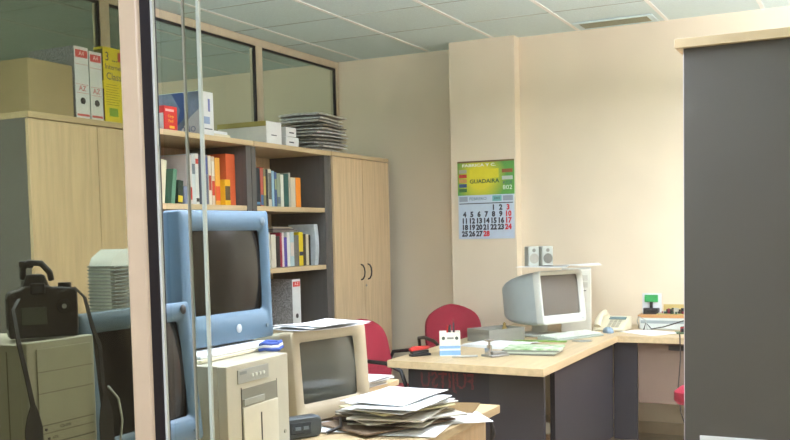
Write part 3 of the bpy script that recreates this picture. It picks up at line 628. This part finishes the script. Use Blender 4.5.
# speakers on the white monitor
for k, (x, y) in enumerate(((-1.885, 5.69), (-1.810, 5.730))):
    t = thing('desk_speaker', (x, y, 1.178), math.radians(-45), ('left' if k == 0 else 'right') + ' small grey speaker on top of the white monitor', 'speaker', 'two small speakers')
    bx('cabinet', GREYS, -.06, 0, -.037, .037, 0, .125, t, .006)
    MB().lathe([(.004, .0), (.03, .0), (.031, .003), (.02, .001), (.004, .004)], (0, 0, .05), 'x').build('cone', c(96, 94, 84) if k else c(150, 146, 132), t, smooth=True)
    MB().cyl((0, 0, .1), (.003, 0, .1), .011).build('tweeter', c(110, 108, 98), t)
# paper sheets
def sheet(name, x, y, z, rz_, label, cat, L=.297, W=.21, m=None, n=8, curl=.004, th=.0012, group=None, seed=1):
    r_ = random.Random(seed); b = MB(); ph = r_.random() * 6
    g_ = [[Vector((-L / 2 + L * i / n, -W / 2 + W * j / n, curl * (1 + math.sin(ph + 4 * i / n + 2 * j / n)) * .5)) for j in range(n + 1)] for i in range(n + 1)]
    A = [[b.bm.verts.new(q) for q in r2] for r2 in g_]; B = [[b.bm.verts.new(q + Vector((0, 0, th))) for q in r2] for r2 in g_]
    for i in range(n):
        for j in range(n): b.face([A[i][j], A[i][j + 1], A[i + 1][j + 1], A[i + 1][j]]); b.face([B[i][j], B[i + 1][j], B[i + 1][j + 1], B[i][j + 1]])
        for q in ((0, i, 0, i + 1), (n, i, n, i + 1), (i, 0, i + 1, 0), (i, n, i + 1, n)): b.face([A[q[0]][q[1]], A[q[2]][q[3]], B[q[2]][q[3]], B[q[0]][q[1]]])
    o = b.build(name, m or WHITE, None, smooth=True); place(o, x, y, z, rz_); return tag(o, label, cat, group)
sheet('paper_sheet', -1.80, 5.60, 1.1785, .2, 'white papers draped on top of the white monitor', 'paper', .30, .22, curl=.004, seed=3)
sheet('paper_sheet', -1.66, 5.73, 1.1835, .35, 'upper white sheet on the white monitor, overhanging right', 'paper', .34, .2, curl=.008, seed=4)
# computer tower behind the monitor
t = thing('white_computer_tower', (-1.625, 6.04, DZ), math.radians(-75), 'white computer tower standing right of the white monitor', 'computer')
bx('casing', GREYP, -.36, -.015, -.19, .0, 0, .40, t, .003); bx('front_panel', mat('white_front', (222, 222, 208), .5), -.015, 0, -.19, 0, 0, .40, t, .004)
for z in (.33, .285): bx('drive_bay', c(200, 198, 184), 0, .003, -.17, -.02, z, z + .035, t, .001)
bx('floppy_slot', DARK, .003, .0035, -.12, -.03, .262, .267, t); MB().cyl((0, -.06, .22), (.003, -.06, .22), .008).build('button', GREYS, t)
# keyboard
t = thing('keyboard', (-1.665, 5.79 - .09, DZ), math.radians(52), 'pale grey keyboard in front of the white monitor', 'keyboard')
MB().prism([(-.08, 0), (.08, 0), (.08, .025), (-.08, .012)], 'y', -.21, .21).build('case', mat('keyboard_case', (160, 172, 160), .5), t, bevel=.003)
for i in range(5):
    for j in range(15): bx('key', c(220, 226, 214), -.068 + i * .026, -.046 + i * .026, -.2 + j * .0268, -.177 + j * .0268, .016 + i * .0018, .022 + i * .0022, t)
t.location = (-1.655, 5.68, DZ); t.rotation_euler.z = math.radians(-205)
# telephone
t = thing('desk_telephone', (-1.53, 6.20, DZ), math.radians(-95), 'cream desk telephone right of the keyboard', 'telephone')
PH = mat('phone_cream', (222, 214, 186), .45)
MB().prism([(-.09, 0), (.09, 0), (.09, .02), (-.05, .085), (-.09, .085)], 'y', -.10, .10).build('body', PH, t, bevel=.006)
b = MB(); TT = Matrix.Translation((-.022, .03, .075)) @ Matrix.Rotation(math.radians(25), 4, 'Y')
bx('display', c(96, 120, 120, .2), -.015, .015, -.055, .055, 0, .003, t, T=TT)
for i in range(4):
    for j in range(3): bx('key', c(190, 186, 164), -.008, .008, -.01, .01, 0, .004, t, T=Matrix.Translation((.012 + i * .02, -.0 + j * .028, .059 - i * .0095)) @ Matrix.Rotation(math.radians(25), 4, 'Y'))
MB().tube([(-.085, -.072, .085), (-.06, -.072, .105), (0, -.072, .100), (.06, -.072, .062), (.085, -.072, .03)], [.024, .022, .016, .022, .024], 10).build('handset', PH, t, smooth=True)
# mouse
t = thing('computer_mouse', (-1.515, 6.03, DZ), math.radians(-60), 'blue-grey computer mouse between keyboard and telephone', 'mouse')
MB().lathe([(.001, .036), (.016, .034), (.028, .024), (.033, .008), (.032, 0)], n=16).build('shell', c(130, 150, 166), t, Matrix.Diagonal((1.7, 1, 1, 1)), smooth=True)
bx('scroll_wheel', DARK, .02, .032, -.003, .003, .026, .034, t)
o = MB().lathe([(.008, 0), (.06, 0), (.06, .0013), (.008, .0013)], n=32).build('compact_disc', mat('disc', (150, 150, 144), .2, metal=.5), None, smooth=True); tag(place(o, -1.545, 5.53, DZ), 'shiny disc lying in front of the keyboard', 'disc')
sheet('paper_sheet', -1.27, 6.08, DZ, .9, 'white paper sheets in front of the pale router box', 'paper', .22, .30, seed=5)
# grey box tray
t = thing('grey_tray_box', (-2.04, 5.42, DZ), math.radians(-28), 'grey open tray with oddments behind the desk papers', 'tray')
G = mat('tray_grey', (118, 116, 104), .7)
MB().box(-.10, .10, -.14, .14, 0, .05).build('base', G, t, bevel=.002)
MB().box(-.10, .10, -.14, -.13, .05, .078).box(-.10, .10, .13, .14, .05, .078).box(-.10, -.09, -.13, .13, .05, .078).box(.09, .10, -.13, .13, .05, .078).build('rim', G, t)
sheet('paper_sheet', -2.04, 5.42, DZ + .0515, -.3, 'white notes lying in the grey tray', 'paper', .13, .2, seed=6)
o = MB().lathe([(.012, 0), (.016, .012), (.008, .03), (.012, .04), (.004, .05)], n=14).build('brass_figure', mat('brass', (176, 150, 90), .35, metal=.7), None, smooth=True); tag(place(o, -2.0, 5.46, DZ + .058), 'small brass knob standing on the grey tray', 'ornament')
# papers on the desk
for k in range(5):
    sheet('paper_sheet', -1.955 + .004 * k, 5.17 + .003 * k, DZ + .003 * k, math.radians(-20 + 2 * k), 'white sheet behind the hole punch, %s from the bottom of its pile' % ORD[k], 'paper', .3, .26, th=.002, curl=.001, group='white sheets behind hole punch', seed=10 + k)
sheet('paper_sheet', -1.70, 5.13, DZ, math.radians(-15), 'white slip lying right of the paper pile', 'paper', .19, .09, seed=21, curl=.002)
sheet('paper_sheet', -1.80, 5.34, DZ, math.radians(40), 'small white note beside the paper pile', 'paper', .12, .09, seed=22, curl=.008)
o = bx('green_folder', c(110, 150, 60), -.16, .16, -.02, .02, 0, .006, None, .001); tag(place(o, -1.775, 5.44, DZ, math.radians(5)), 'narrow green folder in front of the keyboard', 'folder')
for k in range(4):
    o = MB().box(-.15, .15, -.105, .105, 0, .0075).build('magazine', (c(110, 110, 96), c(190, 196, 176), c(126, 130, 116), mat('green_white_print', (214, 222, 200), .5, noise=.4, scale=18, dark=(120, 160, 100)))[k], None, bevel=.001)
    tag(place(o, -1.652 + .006 * k, 4.905 + .006 * k, DZ + .0085 * k, math.radians(4 + 2 * k)), ('bottom', 'second', 'third', 'top green-printed')[k] + ' magazine of the pile at the desk edge', 'magazine', 'magazines at desk edge')
# hole punch
t = thing('hole_punch', (-1.79, 4.72, DZ), math.radians(-30), 'small metal hole punch near the desk front edge', 'hole punch')
MB().box(-.045, .045, -.05, .07, 0, .012).build('base', STEEL, t, bevel=.003)
MB().prism([(-.03, .012), (.07, .012), (.066, .022), (-.03, .03)], 'x', -.03, .03).build('paper_rest', STEEL, t, bevel=.002)
MB().cyl((0, -.03, .012), (0, -.03, .06), .014).lathe([(.006, .06), (.006, .078), (.026, .084), (.026, .09), (.006, .093)], (0, -.03, 0)).build('lever', CHROME, t, smooth=True)
MB().box(-.02, .02, -.045, -.038, .012, .045).build('bracket', CHROME, t)
# stapler red and black
t = thing('stapler', (-2.175, 4.63, DZ), math.radians(58), 'red and black stapler on the desk corner', 'stapler')
bx('base', BLACK, -.06, .06, -.018, .018, 0, .012, t, .003); bx('magazine_rail', BLACK, -.055, .05, -.012, .012, .014, .03, t, .002)
MB().prism([(-.06, .028), (.05, .034), (.056, .05), (-.04, .052), (-.064, .04)], 'y', -.014, .014).build('handle', c(190, 50, 44), t, bevel=.003)
# pencil cup / promo cube
t = thing('pencil_cup', (-2.035, 4.71, DZ), math.radians(-66), 'white and blue cube pencil cup on the desk', 'pencil cup')
W_ = c(226, 226, 212); B_ = c(130, 170, 206)
MB().use(W_).box(-.055, .055, -.055, .055, .0, .012).box(-.055, -.05, -.055, .055, .012, .125).box(.05, .055, -.055, .055, .012, .125).box(-.05, .05, -.055, -.05, .012, .125).box(-.05, .05, .05, .055, .012, .125).build('cup', W_, t)
MB().box(-.0556, .0556, -.0556, .0556, .005, .03).build('blue_band', B_, t); MB().box(-.0556, .0556, -.0556, .0556, .040, .055).build('blue_band', B_, t)
MB().cyl((.0552, -.034, .095), (.0562, -.034, .095), .009).cyl((.0552, .036, .095), (.0562, .036, .095), .009).build('emblem', c(60, 70, 60), t); bx('print_line', c(130, 130, 120), .055, .0556, -.015, .02, .09, .1, t)
for k, (cc, dx, dy, L_) in enumerate((((200, 40, 40), .0, -.02, .145), ((40, 40, 50), .01, .02, .16), ((120, 30, 30), -.02, .03, .175), ((60, 60, 60), -.02, -.01, .14), ((30, 30, 30), .02, 0, .15))):
    o = MB().cyl((0, 0, 0), (.01 * math.cos(k * 2), .012 * math.sin(k * 2), L_), .0045, n=10).build('pen', c(*cc), None, smooth=True)
    a = math.radians(-66); place(o, -2.035 + dx * math.cos(a) - dy * math.sin(a), 4.71 + dx * math.sin(a) + dy * math.cos(a), DZ + .013)
    tag(o, ('bright red', 'navy', 'tallest dark red', 'grey', 'black')[k] + ' pen standing in the pencil cup', 'pen', 'pens in the cup')
o = MB().cyl((0, 0, .006), (.13, .03, .006), .006, n=12).build('marker_pen', c(170, 170, 160), None, smooth=True); tag(place(o, -1.975, 4.60, DZ, .3), 'grey marker pen lying right of the pencil cup', 'pen')

# wing desk items: router box, wooden board, circuit boards
t = thing('router_box', (-1.215, 6.42, DZ), 0, 'flat white device under the small wooden shelf', 'router')
bx('case', c(206, 212, 206), -.16, .22, -.14, .14, 0, .075, t, .006); bx('front_strip', c(150, 160, 160), -.15, .21, -.1425, -.14, .04, .06, t)
t = thing('wooden_plank', (-1.215, 6.40, DZ + .076), 0, 'thin wooden board lying on the white device', 'board')
bx('plank', c(190, 140, 90), -.17, .24, -.12, .12, 0, .018, t, .001)
t = thing('display_stand', (-1.31, 6.36, DZ + .095), math.radians(-90), 'silver stand holding a green circuit display', 'display')
bx('back_plate', mat('silver_plate', (226, 230, 232), .25), -.006, 0, -.062, .062, .0, .135, t, .002)
bx('green_display', c(50, 150, 80), 0, .012, -.045, .04, .078, .125, t, .002); bx('black_support', BLACK, 0, .03, -.05, .05, .0, .04, t, .003)
bx('stem', DARK, .0, .012, -.012, .006, .04, .078, t)
t = thing('circuit_board', (-1.185, 6.36, DZ + .095), 0, 'bare circuit board full of components on the plank', 'circuit board')
bx('board', c(176, 160, 90), -.085, .13, -.06, .06, 0, .006, t); bx('edge_connector', c(200, 176, 110), -.06, .12, .05, .06, .006, .06, t)
for k in range(26):
    x, y, h = rnd.uniform(-.075, .11), rnd.uniform(-.055, .035), rnd.uniform(.012, .045)
    cc = rnd.choice(((40, 36, 34), (130, 40, 60), (180, 176, 160), (40, 70, 50), (120, 60, 40), (30, 30, 34)))
    (MB().cyl((x, y, .006), (x, y, h), .007, n=10) if k % 2 else MB().box(x, x + .018, y, y + .015, .006, h)).build('component', c(*cc), t)
t = thing('small_circuit', (-1.06, 6.10, DZ), .3, 'small green circuit with parts at the wing desk end', 'circuit board')
bx('board', c(70, 90, 60), -.05, .07, -.05, .05, 0, .008, t)
for k in range(8): x, y = rnd.uniform(-.04, .04), rnd.uniform(-.04, .03); bx('component', c(*rnd.choice(((60, 70, 50), (40, 40, 40), (150, 50, 50), (120, 120, 90)))), x, x + .022, y, y + .018, .008, rnd.uniform(.02, .05), t)
def cable(pts, r, col, label):
    o = MB().tube(pts, r, 8).build('cable', c(*col), None, smooth=True); return tag(o, label, 'cable')
cable([(-1.33, 6.2, DZ + .004), (-1.32, 6.22, DZ + .05), (-1.28, 6.2, DZ + .012), (-1.2, 6.17, DZ + .03), (-1.08, 6.16, DZ + .07), (-.95, 6.17, DZ + .1)], .004, (50, 48, 46), 'dark cable running in front of the white device')
cable([(-1.385, 6.32, DZ + .004), (-1.38, 6.24, DZ + .06), (-1.36, 6.2, DZ + .09), (-1.31, 6.17, DZ + .07), (-1.3, 6.17, DZ + .01)], .003, (170, 172, 166), 'pale cable looping beside the white device')
cable([(-1.055, 5.87, .77), (-1.04, 5.835, .765), (-1.035, 5.83, .62), (-1.05, 5.835, .45), (-1.035, 5.835, .30), (-1.0, 5.835, .2), (-1.03, 5.835, .1)], .004, (60, 50, 44), 'dark cable hanging down from the wing desk edge')

# ------------------------------------------------------------------ papers and objects on the near desk
# papers on the beige monitor
for k in range(3):
    sheet('paper_sheet', -1.755 + .008 * k, 2.895 + .01 * k, 1.074 + .0045 * k, math.radians(70 + 7 * k), ('lowest', 'middle', 'uppermost')[k] + ' white sheet on top of the beige monitor', 'paper', .297, .2, curl=.008, seed=30 + k, group='sheets on beige monitor')
t = thing('cable_bundle', (-1.69, 2.60, 1.037), 0, 'blue and white cable coil at the end of the catalogues', 'cable')
for k, cc in enumerate(((60, 90, 170), (230, 232, 230), (50, 80, 160))):
    MB().tube([(.03 * math.cos(a * .7) * (1 - .1 * k), .045 * math.sin(a * .7), .008 + .008 * k + .003 * math.sin(a * 2)) for a in range(10)], .006, 8).build('coil', c(*cc), t, smooth=True)
t.location = (-1.70, 2.52, 1.037)
# pile of documents
FC = [(130, 110, 90), (196, 190, 170), (90, 74, 68), (210, 206, 194), (150, 138, 116), (220, 216, 204), (150, 146, 136), (220, 212, 170), (212, 210, 204), (232, 234, 232), (236, 238, 238), (232, 236, 236), (238, 240, 240)]
zz = DZ + .008
for k, cc in enumerate(FC):
    th = .0052 if k < 8 else .0022
    if k >= 9: L_, W_2 = .30, .215
    else: L_, W_2 = .335 - .004 * k, .25 - .002 * k
    ax, ay = rnd.uniform(-.03, .03), rnd.uniform(-.06, .06)
    o = sheet('document', -1.445 + ax - (.02 if k < 8 else 0), 2.90 + ay, zz, math.radians(rnd.uniform(-30, 30) + (90 if k % 3 else 75)), '', 'document', L_ if k % 3 else L_ + .05, W_2 + .02, m=c(*cc, .75), th=th, curl=.002 if k < 8 else .004, group='pile of documents on the near desk', seed=40 + k)
    zz += th + (.0021 if k < 8 else .0042)
    o['label'] = ('topmost white sheet' if k == len(FC) - 1 else 'bottom brown folder' if k == 0 else 'pale yellow sheet' if k == 7 else 'dark folder or sheet' if sum(cc) < 340 else 'pale folder or sheet') + ' in the near desk pile, %s from the bottom' % ORD[k]
for k in range(3):
    sheet('document', (-1.33, -1.36, -1.60)[k], (3.06, 2.86, 2.80)[k] + .0, DZ + (.013, .0155, .0)[k] * 0 + .0015 * k, math.radians((40, 100, 20)[k]), ('white sheet splayed towards the desk corner under the pile', 'white sheet splayed to the desk edge under the pile', 'white sheet sticking out of the pile towards the monitor')[k], 'document', .26, .19, th=.001, curl=.002, seed=90 + k)
o = bx('open_folder', c(120, 96, 60), -.16, .11, -.10, .10, 0, .005, None, .001); tag(place(o, -1.42, 3.25, DZ, .25), 'thin brown folder lying flat behind the document pile', 'folder')
# small dark device
t = thing('desk_clock', (-1.645, 2.60, DZ), math.radians(-30), 'dark grey rounded device in front of the beige monitor', 'device')
DG = mat('dark_green_grey', (62, 70, 72), .5)
MB().loft([rrect(-.068, .068, .004, .062, .018, -.05), rrect(-.072, .072, 0, .07, .02, -.03), rrect(-.072, .072, 0, .07, .02, .0), rrect(-.066, .066, .006, .064, .016, .008)]).build('body', DG, t, smooth=True)
bx('face_plate', c(44, 50, 54), .008, .011, -.045, .03, .018, .054, t, .002); bx('button', c(96, 104, 106), .011, .014, -.03, -.01, .03, .04, t); bx('button', c(96, 104, 106), .011, .014, .0, .018, .03, .04, t)
o = MB().tube([(-1.60, 2.68, DZ + .006), (-1.57, 2.72, DZ + .02), (-1.60, 2.77, DZ + .035), (-1.56, 2.80, DZ + .02), (-1.60, 2.83, DZ + .007)], .006).build('black_cable', BLACK, None, smooth=True); tag(o, 'black cable tangled behind the dark grey device', 'cable')
sheet('paper_sheet', -1.56, 2.50, DZ, .6, 'white sheet at the bottom edge in front of the dark device', 'paper', .2, .15, seed=70)
for k in range(5):
    sheet('paper_sheet', -2.04 + .008 * k, 3.60 + .02 * (k % 2), .743 + .0075 * k, math.radians(80 + 6 * (k % 3)), 'white sheet on the low side cabinet, %s from the bottom of its stack' % ORD[k], 'paper', .30, .21, curl=.004, th=.003, seed=80 + k, group='stack on the side cabinet')
o = MB().tube([(-1.258, 3.28, .70), (-1.252, 3.28, .66), (-1.258, 3.27, .62), (-1.25, 3.285, .58), (-1.256, 3.27, .55)], [.006, .012, .008, .016, .01], 8).build('key_bunch', BLACK, None, smooth=True); tag(o, 'black bunch of keys hanging at the near desk corner', 'keys')
# boxes under the corner desk
for k in range(2):
    o = bx('floor_box', (c(150, 120, 90), c(222, 216, 200))[k], -.09, .09, -.1, .1, 0, (.36, .06)[k], None, .002)
    tag(place(o, -1.57, 4.78 - .0 * k, .001 + .361 * k, .1 * k), ('brown box standing on the floor under the corner desk', 'white pad on the brown box under the corner desk')[k], 'box')

# lit sign on the photographer's side, seen only as a faint reflection in the glass
t = thing('lit_sign', (-1.214, -.60, 0), 0, 'red lettering sign seen mirrored, reflected over the charcoal desk panel', 'sign')
bx('post', BLACK, -.02, .02, -.04, -.02, .01, .86, t); bx('base', BLACK, -.15, .15, -.15, .1, 0, .012, t); bx('board', mat('sign_black', (12, 12, 12), .8), -.135, .135, -.02, -.002, .86, .99, t)
text('lettering', 'FUJITSU', .068, mat('sign_red', (220, 30, 36), .5, emit=2.6), t, Matrix.Translation((0, 0, .925)) @ Matrix(((-1, 0, 0), (0, 0, 1), (0, 1, 0))).to_4x4(), sx=.80, bold=.001)
